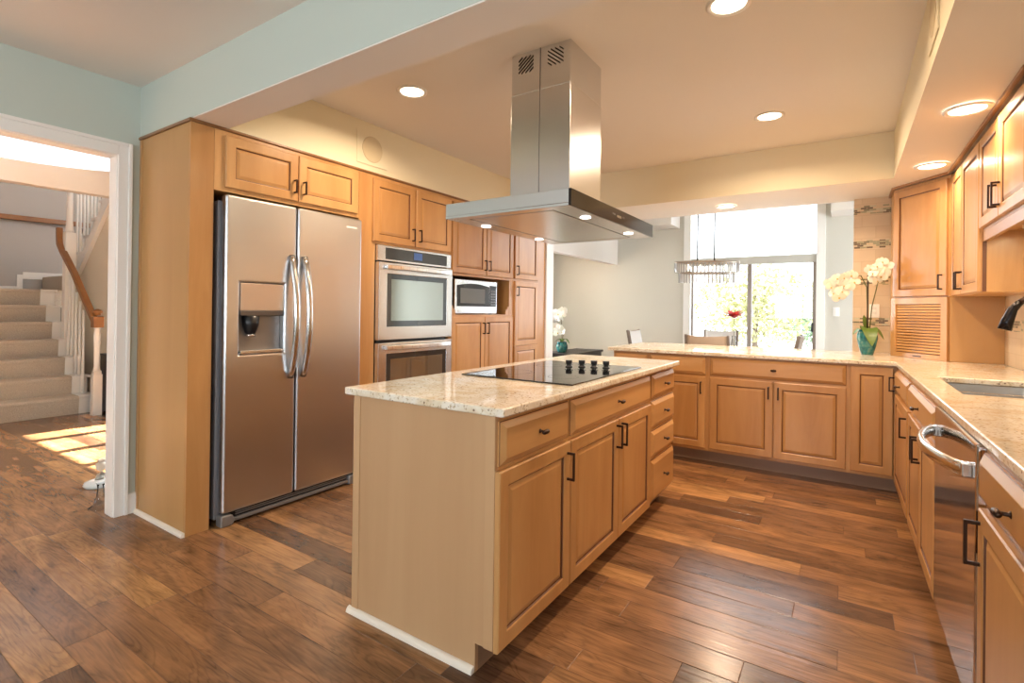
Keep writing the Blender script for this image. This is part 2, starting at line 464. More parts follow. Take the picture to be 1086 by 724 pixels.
# foyer
struct('wall_foyer_back', MB().grid([-1.2, .2, 4.2, 4.6], [0, 3.06, 3.9, 5.2], lambda i, j: not (i == 1 and j == 1), -10.0, -9.87, lambda u, v, w_: (w_, u, v)), FOYER)
struct('window_6', MB().box(-9.95, -9.90, .2, .24, 3.06, 3.9).box(-9.95, -9.90, 4.16, 4.2, 3.06, 3.9).box(-9.95, -9.90, .2, 4.2, 3.06, 3.09).box(-9.95, -9.90, .2, 4.2, 3.87, 3.9), TRIMW)
struct('wall_foyer_near', B(-9.87, -3.70, -1.2, -1.08, 0, 5.2), FOYER)
m = MB().grid([-9.87, -9.3, -6.35, -5.4, -4.48, -3.70], [0, .03, 1.88, 2.4, 4.8, 5.2], lambda i, j: not (i in (2, 3) and j in (1, 3)), 4.5, 4.6, lambda u, v, w_: (u, w_, v))
struct('wall_foyer_front', m, WHITE)  # high opening is added, set where its daylight reaches the stair risers
struct('wall_foyer_upper', B(-3.70, -3.6, -1.2, 4.6, 2.74, 5.2), WHITE)
struct('ceiling_foyer', B(-10.0, -3.6, -1.2, 4.6, 5.2, 5.3), WHITE)
m = MB()
for x in (-5.95, -5.46, -4.97): m.box(x-.045, x+.045, 4.53, 4.57, .03, 1.88)
struct('door_2', m, TRIMW)
struct('window_dimming_pane', B(-9.93, -9.92, .24, 4.16, 3.09, 3.87), thin_glass('sky_dimming_tint', (.36, .36, .365)))  # grey pane added to dim the sky above the landing
# the curved edge of the upper landing
pts = [(-1.05, 2.49), (3.4, 2.50)] + [(3.4-.16*k, 2.72+.28*max(0, (3.4-.16*k-1.5)/1.9)**1.8) for k in range(13)] + [(1.2, 2.715), (-1.05, 2.71)]
struct('trim_3', MB().prism(pts, 0, -7.30, -7.16), wallpaint('landing_white', 'EAE1D6'))
# doorway casing and jamb
m = MB()
m.box(-3.675, -3.57, 1.213, 1.225, 0, 2.12).box(-3.675, -3.57, .20, .212, 0, 2.12).box(-3.675, -3.57, .212, 1.213, 2.108, 2.12)
m.box(-3.57, -3.552, 1.217, 1.286, 0, 2.19).box(-3.57, -3.552, .14, .208, 0, 2.19).box(-3.57, -3.552, .208, 1.217, 2.112, 2.19)
m.box(-3.554, -3.543, 1.266, 1.286, 0, 2.19).box(-3.554, -3.543, .14, 1.266, 2.170, 2.19)
struct('trim_4', m, TRIMW, .003)
m = MB().prism([(-3.57, 0), (-3.552, 0), (-3.552, .09), (-3.56, .115), (-3.57, .12)], 1, 1.286, 1.33)
struct('baseboard_left', m, TRIMW)
m = MB().prism([(-3.57, 0), (-3.552, 0), (-3.552, .09), (-3.56, .115), (-3.57, .12)], 1, -3.2, .14)
struct('baseboard_entry', m, TRIMW)
# quarter-round strips
def qround(axis_pts, r=.018):
    return [(0, 0)] + [(r*math.cos(a*math.pi/12), r*math.sin(a*math.pi/12)) for a in range(7)]
QR = plain('cream_quarter_round', 'EDE2D2', .4)
struct('trim_5', MB().prism([(1.330-a, b*1.25) for a, b in qround(0)], 0, -3.55, -2.952), QR)
struct('trim_6', MB().prism([(1.393-a, b*1.25) for a, b in qround(0)], 0, -1.695, -1.052), QR)
# ------------------------------------------------------------------ outdoors
struct('ground', B(-12, 14, 7.96, 30, -.15, -.03), plain('pale_paving', 'DAD8D2', .8))

# ------------------------------------------------------------------ cabinet joinery
T = .02
def door_mb(x0, x1, z0, z1, frame=.058):
    f = frame
    return MB().rings(x0, x1, z0, z1, [(0, 0, 0), (0, -T+.004, 0), (.004, -T, 0), (f-.007, -T, 0), (f-.002, -T+.003, 0), (f, -T+.009, 1), (f+.004, -T+.010, 1), (f+.006, -T+.009, 0), (f+.021, -T+.004, 0), (f+.023, -T+.0035, 0)])
def door2_mb(x0, x1, z0, z1, zs, frame=.058):
    mb = MB()
    mb.box(x0, x1, -T+.011, 0, z0, z1, 0)
    return mb
def drawer_mb(x0, x1, z0, z1):
    return MB().rings(x0, x1, z0, z1, [(0, 0, 0), (0, -.007, 0), (.002, -.009, 1), (.004, -.010, 0), (.022, -T-.001, 0), (.024, -T-.002, 0)])
def pull_mb(x, z, L=.115, horizontal=False, y=-T):
    mb = MB(); h = L/2
    if not horizontal:
        mb.box(x-.005, x+.005, y-.034, y-.026, z-h, z+h)
        mb.box(x-.004, x+.004, y-.028, y, z+h-.010, z+h); mb.box(x-.004, x+.004, y-.028, y, z-h, z-h+.010)
    return mb
def knob_mb(x, z, y=-T-.002):
    mb = MB().lathe([(.009, 0), (.005, -.004), (.0045, -.018), (.006, -.020)], (x, y, z), 12, axis=1)
    mb.lathe([(.001, -.021), (.006, -.019), (.0085, -.012), (.009, 0), (.0085, .012), (.006, .019), (.001, .021)], (x, y-.024, z), 12, axis=0)
    return mb
def add_door(cab, x0, x1, z0, z1, h=None, frame=.058, hz=None, L=.115):
    d = obj('door', door_mb(x0, x1, z0, z1, frame), [MAPLE, GLAZE], cab)
    if h:
        hx = x1-.03 if h == 'R' else x0+.03
        obj('handle', pull_mb(hx, hz, L), BRONZE, d, .0015)
    return d
def add_drawer(cab, x0, x1, z0, z1, knob=True):
    d = obj('drawer', drawer_mb(x0, x1, z0, z1), [MAPLE_H, GLAZE], cab)
    if knob: obj('knob', knob_mb((x0+x1)/2, (z0+z1)/2), BRONZE, d)
    return d
TOP = .884
def base_cab(label, loc, rot, W, D, group=None, toe=True, hollow=False, name='base_cabinet', toe_x0=0):
    c = thing(name, label, 'cabinet', loc, rot, group)
    mb = MB()
    if hollow:
        mb.box(0, .018, 0, D, .1, TOP).box(W-.018, W, 0, D, .1, TOP).box(.018, W-.018, D-.012, D, .1, TOP)
        mb.box(.018, W-.018, 0, D-.012, .1, .118).box(.018, W-.018, 0, .02, .118, TOP)
    else: mb.box(0, W, 0, D, .1, TOP)
    obj('body', mb, MAPLE, c, .0015)
    if toe: obj('toe_kick', B(toe_x0, W, .075, D, 0, .1), TOE, c)
    return c

# ------------------------------------------------------------------ island
IX = -.975   # carcass front plane (faces +x)
Y90 = R(90)
def isl(y0, W, label): return base_cab(label, (IX, y0, 0), Y90, W, .705, toe_x0=0)
c = isl(1.412, .499, 'maple island cabinet at the end nearest the doorway, one drawer over one tall door')
add_drawer(c, .005-.012, .49, .712, .862); add_door(c, -.018, .4985, .095, .697, 'R', hz=.60)
# veneered end panel with a notch at the toe
m = MB().prism([(0, .10), (.075, .10), (.075, 0), (.705, 0), (.705, TOP), (0, TOP)], 0, -.018, 0)
obj('end_panel', m, PLY, c, .001)
m = B(.0, .045, 0, 0, 0, 0)
m = MB().box(-.022, -.018, 0, .038, .10, TOP).box(-.022, -.018, .667, .705, 0, TOP)
obj('corner_strip', B(-.022, -.018, 0, .038, .10, TOP), PLY, c, .001)
obj('corner_strip', B(-.022, -.018, .667, .705, 0, TOP), PLY, c, .001)
c = isl(1.912, 1.053, 'maple island cabinet under the cooktop with wide drawer over two doors')
add_drawer(c, .012, 1.033, .712, .862); add_door(c, .008, .535, .095, .697, 'R', hz=.615); add_door(c, .540, 1.040, .095, .697, 'L', hz=.615)
c = isl(2.965, .475, 'maple island cabinet with a stack of four drawers')
for z0, z1 in ((.722, .862), (.545, .705), (.37, .528), (.105, .353)): add_drawer(c, .015, .470, z0, z1)
def slab_top(name, label, us, vs, fill, fn=None):
    mb = MB().grid(us, vs, fill, TOP, .914, lambda u, v, w_: (u, v, w_))
    if fn: mb.tf(fn)
    o = obj(name, mb, GRANITE, None, .006, 3)
    return prop(o, label, 'worktop')
slab_top('worktop', 'speckled cream granite worktop on the kitchen island under the cooktop', [-1.717, -.93], [1.372, 3.458], lambda i, j: True)
# cooktop
ck = thing('cooktop', 'black glass cooktop with four control knobs set into the island granite', 'cooktop', (-1.285, 2.42, .914))
obj('glass_top', B(-.305, .305, -.45, .425, 0, .007), DARKGLASS, ck, .003)
ringm = plain('burner_print', '3A3A3E', .15)
for cx_, cy_, r_ in ((-.15, -.22, .1), (.15, -.24, .075), (-.15, .16, .075), (.14, .10, .09)):
    mb = MB(); b0 = 40
    for k in range(b0):
        pass
    pts_o = []
    for rr in (r_, r_-.003):
        for k in range(b0): mb.v.append((cx_+rr*math.cos(2*math.pi*k/b0), cy_+rr*math.sin(2*math.pi*k/b0), .0074))
    for k in range(b0): mb.face((k, (k+1) % b0, b0+(k+1) % b0, b0+k))
    obj('burner_ring', mb, ringm, ck)
for kx, ky in ((-.025, .165), (.035, .207), (.100, .228), (.165, .245)):
    k = obj('knob', MB().lathe([(.021, 0), (.021, .004), (.015, .006), (.013, .016), (.018, .020), (.019, .036), (.017, .039)], (kx, ky, .007), 20), BLACK, ck)
    obj('knob_grip', B(kx-.024, kx+.024, ky-.004, ky+.004, .020, .026), CHROME, k, .001)

# ------------------------------------------------------------------ range hood
hd = thing('range_hood', 'stainless island range hood with tall square chimney hung from the ceiling', 'range hood', (-1.32, 2.466, 1.682))
x0, x1, y0, y1, th = -.345, .345, -.541, .541, .073
m = MB().grid([x0, x1-.012], [y0, y1], lambda i, j: True, .012, th, lambda u, v, w_: (u, v, w_))
obj('canopy', m, STEEL_H, hd, .002)
obj('control_panel', B(x1-.012, x1, y0, y1, 0, th), HOODGLASS, hd, .002)
m = MB().grid([x0, x0+.10, x1-.115, x1-.012], [y0, y0+.06, y1-.06, y1], lambda i, j: not (i == 1 and j == 1), 0, .012, lambda u, v, w_: (u, v, w_))
obj('lower_frame', m, STEEL_H, hd, .001)
obj('filter_panel', B(x0+.111, x1-.126, y0+.071, y1-.071, .0, .009), STEEL, hd, .001)
obj('filter_gap_shade', B(x0+.101, x1-.116, y0+.061, y1-.061, .0095, .0118), DARKIN, hd)  # dark plate; the shade in the filter gap is painted on
for kx, ky in ((x0+.05, -.27), (x0+.05, .29), (x1-.07, -.25), (x1-.07, .32)):
    obj('light_lens', MB().lathe([(.026, 0), (.026, -.003), (.022, -.004)], (kx, ky, 0), 20), LED, hd)
BTN = plain('button_grey', '8E8A84', .4)
for ky in (-.085, -.07, -.055): obj('control_button', B(x1, x1+.0012, ky, ky+.004, .036, .045), BTN, hd)
obj('display', B(x1, x1+.0012, -.03, .03, .03, .042), plain('display_amber', '6E6450', .3), hd)
for ky in (.05, .065): obj('control_button', B(x1, x1+.0012, ky, ky+.004, .036, .045), BTN, hd)
cx0, cx1, cy0, cy1 = -.2, .155, -.186, .194
obj('lower_chimney', B(cx0, cx1, cy0, cy1, th, .70), STEEL, hd, .002)
obj('upper_chimney', B(cx0+.002, cx1-.002, cy0+.002, cy1-.002, .70, .918), STEEL, hd, .002)
obj('seam', B((cx0+cx1)/2-.0015, (cx0+cx1)/2+.0015, cy0-.0006, cy0+.002, th, .918), STEELDK, hd)
for sgn, bx in ((1, cx0+.090), (-1, cx1-.088)):
    m = MB()
    for k in range(-3, 4):
        # slanted slots clipped to a square
        zz = k*.020; h = .045
        a0, a1 = max(-h, (-.042-zz)/.8), min(h, (.042-zz)/.8)
        p, q = Vector((a0, 0, a0*.8+zz)), Vector((a1, 0, a1*.8+zz))
        d = .0038
        m.prism([(bx+sgn*p.x, .852+p.z-d), (bx+sgn*q.x, .852+q.z-d), (bx+sgn*q.x, .852+q.z+d), (bx+sgn*p.x, .852+p.z+d)], 1, cy0-.0004, cy0+.003)
    obj('vent_grille', m, DARKIN, hd)

# ------------------------------------------------------------------ tall run along the hall wall (faces +x)
LX = -2.95
def tall(name, label, y0): return thing(name, label, 'cabinet', (LX, y0, 0), Y90)
CT = 2.230
ep = thing('tall_end_panel', 'tall maple end panel boxing in the refrigerator beside the white doorway', 'end panel', (LX, 1.332, 0), Y90)
obj('side_panel', B(0, .018, .02, .618, 0, CT), PLYG, ep, .001)
obj('stile', B(0, .122, 0, .019, 0, CT), MAPLE, ep, .001)
obj('scribe_strip', B(-.004, 0, .585, .618, 0, CT), MAPLE, ep, .001)
obj('inner_filler', B(.105, .122, .02, .60, 0, CT), MAPLE, ep, .001)
c = tall('wall_cabinet', 'short maple cabinet with two wide doors above the refrigerator', 1.455)
obj('body', B(0, 1.005, 0, .615, 1.888, CT), MAPLE, c, .001)
add_door(c, .055, .508, 1.912, 2.204, 'R', hz=2.0, L=.085); add_door(c, .514, .985, 1.912, 2.204, 'L', hz=2.0, L=.085)
# oven tower
c = tall('oven_cabinet', 'tall maple tower cabinet holding the double wall oven', 2.462)
W = 1.022
m = MB().box(0, .155, 0, .61, 0.1, CT).box(W-.02, W, 0, .61, .1, CT).box(.155, W-.02, 0, .61, 1.722, CT).box(.155, W-.02, 0, .61, .1, .37).box(.155, W-.02, .595, .61, .37, 1.722)
obj('body', m, MAPLE, c, .001); obj('toe_kick', B(0, W, .07, .61, 0, .1), TOE, c)
add_door(c, .122, .555, 1.738, 2.204, 'R', hz=1.83, L=.10); add_door(c, .572, 1.008, 1.738, 2.204, 'L', hz=1.83, L=.10)
add_drawer(c, .14, 1.008, .13, .36)
# microwave tower
c = tall('microwave_cabinet', 'maple cabinet with an open microwave shelf between upper and lower door pairs', 3.486)
W = 1.008
m = MB().box(0, W, 0, .61, 1.545, CT).box(0, W, 0, .61, .1, 1.192).box(0, .018, 0, .61, 1.192, 1.545).box(.945, W, 0, .61, 1.192, 1.545).box(.018, .945, .595, .61, 1.192, 1.545)
obj('body', m, MAPLE, c, .001); obj('toe_kick', B(0, W, .07, .61, 0, .1), TOE, c)
for s0, s1 in ((1, .018), (-1, .945)):
    pts = [(s1, 1.192), (s1+s*.0 if False else s1, 1.272)] if False else None
    a = s0
    pts = [(s1, 1.192), (s1, 1.275), (s1+a*.022, 1.275), (s1+a*.030, 1.250), (s1+a*.055, 1.238), (s1+a*.062, 1.192)]
    obj('shelf_bracket', MB().prism(pts, 1, .002, .02), MAPLE, c, .001)
add_door(c, .008, .513, 1.568, 2.204, 'R', hz=1.665, L=.10); add_door(c, .522, .988, 1.568, 2.204, 'L', hz=1.665, L=.10)
add_door(c, .004, .497, .12, 1.172, 'R', hz=1.06, L=.11); add_door(c, .503, .993, .12, 1.172, 'L', hz=1.06, L=.11)
# pantry
c = tall('pantry_cabinet', 'narrow tall maple pantry cabinet at the far end of the oven run', 4.496)
obj('body', B(0, .686, 0, .61, .1, CT), MAPLE, c, .001); obj('toe_kick', B(0, .686, .07, .61, 0, .1), TOE, c)
add_door(c, .018, .497, 1.572, 2.204, 'L', hz=1.66, L=.10)
d = add_door(c, .022, .497, .86, 1.548, 'L', hz=1.44, L=.10)
mb = door_mb(.022, .497, .12, .858); obj('lower_panel', mb, [MAPLE, GLAZE], d)
struct('trim_7', MB().prism([(-3.57, 2.231), (-2.944, 2.231), (-2.940, 2.236), (-2.940, 2.246), (-3.57, 2.246)], 1, 1.322, 5.185), wood('maple_moulding', '7A5434', '9A7048', (14, 1.3, 14)))

# ------------------------------------------------------------------ refrigerator
fr = thing('refrigerator', 'stainless side-by-side refrigerator with ice dispenser and two bowed handles', 'refrigerator', (-2.90, 1.498, 0), Y90)
W = .955
obj('body', B(-.016, W-.004, .060, .62, .035, 1.835), plain('fridge_side_grey', '7E7D80', .4, .3), fr, .006)
def P3(u, v, w_): return (u, w_, v)
m = MB().grid([.0, .085, .360, .440], [.075, .965, 1.378, 1.868], lambda i, j: not (i == 1 and j == 1), 0, .056, P3)
ld = obj('freezer_door', m, STEEL_F, fr, .014, 4)
m = MB().grid([.450, W], [.075, 1.868], lambda i, j: True, 0, .056, P3)
rd = obj('fridge_door', m, STEEL_F, fr, .014, 4)
dp = obj('dispenser', B(.085, .360, .050, .0595, .965, 1.378), plain('dispenser_grey', '8C8885', .35, .6), ld)
obj('control_plate', B(.088, .357, .002, .055, 1.215, 1.375), plain('dispenser_panel', 'C9B7A6', .25, .5), dp, .004)
obj('shroud', MB().prism([(.088, .002), (.357, .002), (.357, .05), (.088, .05)], 2, 1.185, 1.215), STEELDK, dp, .003)
obj('nozzle', MB().lathe([(.05, 1.185), (.045, 1.13), (.03, 1.09), (.022, 1.075)], (.165, .03, 0), 16), BLACK, dp)
obj('paddle', MB().lathe([(.028, 1.078), (.03, 1.065)], (.165, .03, 0), 16), CHROME, dp)
obj('drip_tray', B(.088, .357, -.004, .055, .965, .985), STEEL, dp, .003)
def bow(x, z0, z1, dep, side):
    pts = []
    for k in range(17):
        t = k/16; s_ = math.sin(math.pi*t)
        pts.append((x, -.006-dep*s_**.8, z0+(z1-z0)*t))
    return pts
for dd, x in ((ld, .402), (rd, .492)):
    obj('handle', MB().tube(bow(x, .80, 1.56, .062, 0), .017, 12, sx=1.2, sy=.9, up=(0, 1, 0)), CHROME if False else steel('handle_steel', 'D2D0CE', .2, .2), dd)
KG = plain('kick_bar_grey', '8E8C8A', .35, .5)
obj('kick_grille', B(.06, W-.03, .03, .06, .030, .072), BLACK, fr, .002)
gr = obj('kick_bar', B(.05, W-.02, .012, .03, .014, .036), KG, fr, .005)
for k in range(2): obj('grille_slat', B(.09, W-.06, .024, .031, .045+k*.012, .050+k*.012), KG, gr)
for x in (.03, W-.05):
    obj('foot', MB().prism([(x-.035, .0), (x+.035, .0), (x+.048, .03), (x+.03, .062), (x-.035, .066)], 1, 0, .06), KG, fr, .010, 3)
for x in (.03, W-.04): obj('hinge_cover', B(x-.02, x+.04, .03, .12, 1.835, 1.862), STEELDK, fr, .006)
obj('badge', B(W-.135, W-.045, -.001, .002, 1.795, 1.806), TRIMW, rd)

# ------------------------------------------------------------------ double oven
ov = thing('double_oven', 'stainless double wall oven with dark glass doors built into the maple tower', 'oven', (-2.95, 2.622, 0), Y90)
W = .838
obj('chassis', B(.02, W-.02, .01, .56, .38, 1.71), BLACK, ov)
obj('control_panel', B(0, W, -.028, .01, 1.598, 1.716), STEEL_H, ov, .003)
obj('control_glass', B(.075, W-.06, -.030, -.028, 1.612, 1.70), plain('control_glass_grey', '4A4B4C', .12, .3), ov)
obj('display', B(.375, .47, -.0312, -.030, 1.632, 1.688), emit('oven_display', (.12, .22, .5), .5), ov)
OVH = steel('oven_handle', 'E8E6E4', .28, .2)
def oven_door(z0, z1):
    m = MB().grid([0, .08, W-.07, W], [z0, z0+.10, z1-.085, z1], lambda i, j: not (i == 1 and j == 1), -.045, .0, P3)
    d = obj('oven_door', m, STEEL_H, ov, .004)
    obj('window_glass', B(.08, W-.07, -.040, -.01, z0+.10, z1-.085), OVENGLASS, d)
    obj('inner_window', B(.125, W-.115, -.0405, -.040, z0+.145, z1-.125), plain('oven_inner', 'A9B0AD', .05, .85), d)
    pts_ = [(.055, -.062), (.20, -.078), (W/2, -.083), (W-.19, -.078), (W-.045, -.062), (W-.045, -.076), (W-.19, -.092), (W/2, -.097), (.20, -.092), (.055, -.076)]
    hb = obj('handle', MB().prism(pts_, 2, z1-.052, z1-.020), OVH, d, .004)
    for x in (.075, W-.065): obj('post', B(x-.012, x+.012, -.070, -.04, z1-.048, z1-.024), STEEL, hb, .003)
oven_door(1.0, 1.588); oven_door(.40, .978)

# ------------------------------------------------------------------ microwave
mw = thing('microwave', 'stainless countertop microwave with black window on the open cabinet shelf', 'microwave', (-2.975, 3.578, 1.193), Y90)
W, H = .665, .325
obj('case', B(0, W, .02, .42, .012, H), plain('microwave_case', '3A3A3C', .4), mw, .004)
obj('front_frame', B(0, W, 0, .02, .008, H), STEEL_H, mw, .004)
pts = [(.035, .075)] + [(.53, .075), (.53, .27)] + [(.53-.495*k/12, .27+.022*math.sin(math.pi*k/12)) for k in range(1, 13)]
obj('door_glass', MB().prism(pts, 1, -.006, 0), plain('microwave_black', '26282B', .15), mw, .002)
obj('door_window', B(.075, .455, -.0075, -.006, .105, .245), plain('microwave_window', '6E7478', .12), mw, .001)
obj('control_pad', B(.545, .645, -.006, 0, .075, .285), plain('microwave_pad', '242426', .2), mw, .002)
mb = MB()
for i in range(3):
    for j in range(6): mb.box(.556+i*.028, .576+i*.028, -.0068, -.006, .09+j*.026, .104+j*.026)
obj('keypad_buttons', mb, plain('microwave_keys', '77797B', .4), mw)
obj('clock_display', B(.555, .635, -.0068, -.006, .252, .275), plain('lcd_dark', '0E1516', .1), mw)
obj('open_button', MB().lathe([(.011, 0), (.011, -.003), (.009, -.004)], (.06, 0, .035), 16, axis=1), CHROME, mw)
for x in (.05, W-.05): obj('foot', B(x-.015, x+.015, .03, .06, 0, .012), BLACK, mw)

# ------------------------------------------------------------------ peninsula (faces -y)
PY = 4.40
def pen(x0, W, label, **k): return base_cab(label, (x0, PY, 0), 0, W, .60, **k)
c = pen(-1.775, .328, 'narrow maple peninsula cabinet at the free end behind the island')
add_drawer(c, .017, .318, .725, .866, False); add_door(c, .017, .318, .125, .708)
c = pen(-1.447, .497, 'maple peninsula cabinet with one drawer over a single door beside the wide pair')
add_drawer(c, .012, .478, .725, .866, False); add_door(c, .0, .475, .125, .708, 'R', hz=.62, L=.10)
c = pen(-.95, .962, 'wide maple peninsula cabinet with one long knobbed drawer over two doors')
add_drawer(c, .015, .948, .725, .872); add_door(c, .015, .478, .125, .708, 'R', hz=.625, L=.095); add_door(c, .485, .948, .125, .708, 'L', hz=.625, L=.095)
c = pen(.012, .288, 'maple corner cabinet with one full-height panel door where the two worktops meet')
add_door(c, .012, .258, .125, .868, None)
struct('wall_peninsula', B(-1.775, .04, 5.012, 5.1, 0, TOP-.002), GREY)
# ------------------------------------------------------------------ sink run (faces -x, a hair off square)
SL = .0118
RR = R(-90)+math.atan(SL)
def rloc(t): return (.275+.012+SL*t, 4.38-t, 0)     # carcass front at distance t from the inner corner
def run(t, W, label, **k):
    x, y, z = rloc(t); return base_cab(label, (x+.005, y, 0), RR, W, .55, **k)
c = run(.03, .80, 'maple sink-run cabinet next to the corner, one drawer over one door')
add_drawer(c, .02, .765, .722, .858); add_door(c, .02, .765, .105, .70, 'R', hz=.60, L=.115)
h = obj('corner_handle', pull_mb(.035, .765, .10), BRONZE, c, .0015)
c = run(.83, .945, 'maple sink cabinet with a long false drawer over two doors', hollow=True)
add_drawer(c, .025, .90, .722, .858); add_door(c, .02, .478, .105, .70, 'R', hz=.60); add_door(c, .484, .925, .105, .70, 'L', hz=.60)
c = run(2.502, .72, 'maple cabinet beside the dishwasher, knobbed drawer over one tall door')
add_drawer(c, .015, .66, .735, .865); add_door(c, .012, .66, .105, .715, 'L', hz=.625, L=.12)
x, y, z = rloc(1.785)
dw = thing('dishwasher', 'stainless dishwasher with a bowed bar handle under the sink run worktop', 'dishwasher', (x+.005, y, 0), RR)
obj('tub', B(.005, .705, .02, .54, .10, .872), BLACK, dw)
obj('door', B(.002, .714, -.022, .02, .115, .882), steel('dishwasher_steel', 'CFCAC6', .09, .0), dw, .006)
pts = [(.05+.61*k/20, -.022-.075*math.sin(math.pi*k/20)**.6, .795) for k in range(21)]
hb = obj('handle', MB().tube(pts, .018, 12, sx=.7, sy=1.2), steel('dishwasher_handle', 'E0E0DC', .18, .2), dw)
for k in (.06, .65): obj('end_cap', B(k-.018, k+.018, -.045, -.02, .775, .815), STEEL, hb, .004)
obj('toe_kick', B(.0, .71, .06, .5, 0, .10), BLACK, dw)
# L-shaped worktop with the sink cut out
us = [-1.822, .285, .405, .745, .884]; vs = [1.10, 2.78, 3.50, 4.365, 5.398]
us2 = us
def fill(i, j):
    if j == 3: return True
    if i == 0: return False
    return not (i == 2 and j == 1)
slab_top('worktop', 'long L-shaped granite worktop over the peninsula and round to the sink', us, vs, fill,
         lambda x, y, z: (x+SL*max(0, 4.365-y)-.006 if abs(x-.285) < 1e-6 else x, y, z))
# sink
sk = thing('sink', 'stainless undermount double-bowl sink let into the granite', 'sink', (.405, 2.78, .884))
def bowl(y0, y1):
    mb = MB(); w_, d = .34, -.19
    o = [(0, y0), (w_, y0), (w_, y1), (0, y1)]
    ins = .03
    i_ = [(ins, y0+ins), (w_-ins, y0+ins), (w_-ins, y1-ins), (ins, y1-ins)]
    for p in o: mb.v.append((*p, -.001))
    for p in i_: mb.v.append((*p, d))
    for k in range(4):
        j = (k+1) % 4; mb.face((k, j, 4+j, 4+k))
    mb.face((4, 5, 6, 7)); return mb
for y0, y1 in ((0, .345), (.375, .72)):
    b_ = obj('bowl', bowl(y0, y1), steel('sink_steel', 'A6A29C', .3), sk, .012, 3)
    obj('drain', MB().lathe([(.04, -.188), (.042, -.185), (.03, -.184)], (.17, (y0+y1)/2, 0), 20), CHROME, b_)
obj('divider', B(0, .34, .345, .375, -.02, -.001), STEEL_H, sk, .004)
# faucet
fc = thing('faucet', 'dark bronze gooseneck faucet with pull-down spray head over the sink', 'faucet', (.815, 3.22, .914))
obj('base', MB().lathe([(.030, 0), (.030, .012), (.022, .02), (.018, .05)], seg=20), BRONZE, fc)
pts = [(0, 0, .04), (0, 0, .32)] + [(-.0925+.0925*math.cos(a), 0, .32+.0925*math.sin(a)) for a in [R(15*k) for k in range(1, 10)]]
obj('spout', MB().tube(pts, .0135, 14, up=(0, 1, 0)), BRONZE, fc)
a = R(135); px, pz = -.0925+.0925*math.cos(a), .32+.0925*math.sin(a)
obj('spray_head', MB().tube([(px, 0, pz), (px-.022, 0, pz-.03), (px-.040, 0, pz-.085), (px-.050, 0, pz-.125)], [.0145, .018, .023, .026], 16, up=(0, 1, 0)), plain('bronze_head', '2E2A2C', .25, .8), fc)
obj('lever', MB().tube([(0, -.02, .06), (0, -.06, .075), (.0, -.11, .11)], [.009, .008, .006], 10), BRONZE, fc)

# ------------------------------------------------------------------ wall cabinets over the sink run
UT = 2.228
def wcab(label, t_y, W, z0, name='wall_cabinet'):
    c = thing(name, label, 'cabinet', (.62, t_y, 0), R(-90)); 
    obj('body', B(0, W, 0, .263, z0, UT), MAPLE, c, .001); return c
c = wcab('two-door maple wall cabinet hanging between corner cabinet and sink cabinets', 4.66, .895, 1.368)
add_door(c, .01, .385, 1.372, 2.205, 'R', hz=1.46); add_door(c, .39, .885, 1.372, 2.205, 'L', hz=1.46)
c = wcab('shorter two-door maple wall cabinet above the sink with a light rail', 3.762, .93, 1.70)
add_door(c, .01, .435, 1.715, 2.205, 'R', hz=1.82); add_door(c, .442, .92, 1.715, 2.205, 'L', hz=1.82)
obj('edge_strip', B(-.003, .0, -.001, .016, 1.372, 1.70), GLAZE, c)
obj('light_rail', B(0, .93, .0, .02, 1.645, 1.70), MAPLE_H, c, .002)
ul = thing('cabinet_light', 'slim undercabinet light fixed below the short sink wall cabinet', 'light', (.77, 3.3, 1.70))
obj('housing', B(-.04, .04, -.25, .25, -.02, 0), TRIMW, ul, .002)
obj('diffuser', B(-.03, .03, -.24, .24, -.023, -.02), LENS, ul)
al = area('undercabinet_lamp', (0, 0, -.026), (0, 0, -1), .05, .46, 1.6, (1, .8, .45)); al.parent = ul
# corner pieces: plan of the diagonal cabinet
A_, B_ = (.305, 5.06), (.60, 4.68)
dv = Vector((B_[0]-A_[0], B_[1]-A_[1])); DL = dv.length; ang = math.atan2(dv.y, dv.x)
def corner_body(mb, z0, z1):
    # plan in local frame: local x along the diagonal, local y into the corner
    ca, sa = math.cos(-ang), math.sin(-ang)
    def loc(p):
        x, y = p[0]-A_[0], p[1]-A_[1]
        return (ca*x-sa*y, sa*x+ca*y)
    poly = [loc(p) for p in (A_, (B_[0]+.0, B_[1]), (.60, 4.665), (.883, 4.665), (.883, 5.397), (.305, 5.397))]
    return mb.prism(poly, 2, z0, z1)
c = thing('corner_cabinet', 'diagonal maple wall cabinet in the corner above the tambour garage', 'cabinet', (*A_, 0), ang)
obj('body', corner_body(MB(), 1.37, UT), MAPLE, c, .001)
add_door(c, .012, DL-.012, 1.378, 2.205, 'R', hz=1.475, L=.11)
g = thing('appliance_garage', 'maple corner appliance garage with closed slatted tambour door on the worktop', 'appliance garage', (*A_, .915), ang)
obj('body', corner_body(MB(), 0, .453), PLYG, g, .001)
m = MB().grid([0, .045, DL-.05, DL], [0, .035, .405, .453], lambda i, j: not (i == 1 and j == 1), -.02, -.0005, P3)
obj('face_frame', m, MAPLE, g, .001)
mb = MB().box(.045, DL-.05, -.003, -.001, .036, .404, 1); n = 17
for k in range(n):
    z0 = .037+k*(.366/n); z1 = z0+.366/n
    mb.prism([(-.004, z0+.0022), (-.010, z0+.004), (-.012, (z0+z1)/2), (-.010, z1-.003), (-.004, z1-.0022)], 0, .046, DL-.051)
obj('tambour', mb, [MAPLE_H, GLAZE], g)
obj('finger_pull', B(DL/2-.035, DL/2+.035, -.023, -.02, .012, .02), BRONZE, g)
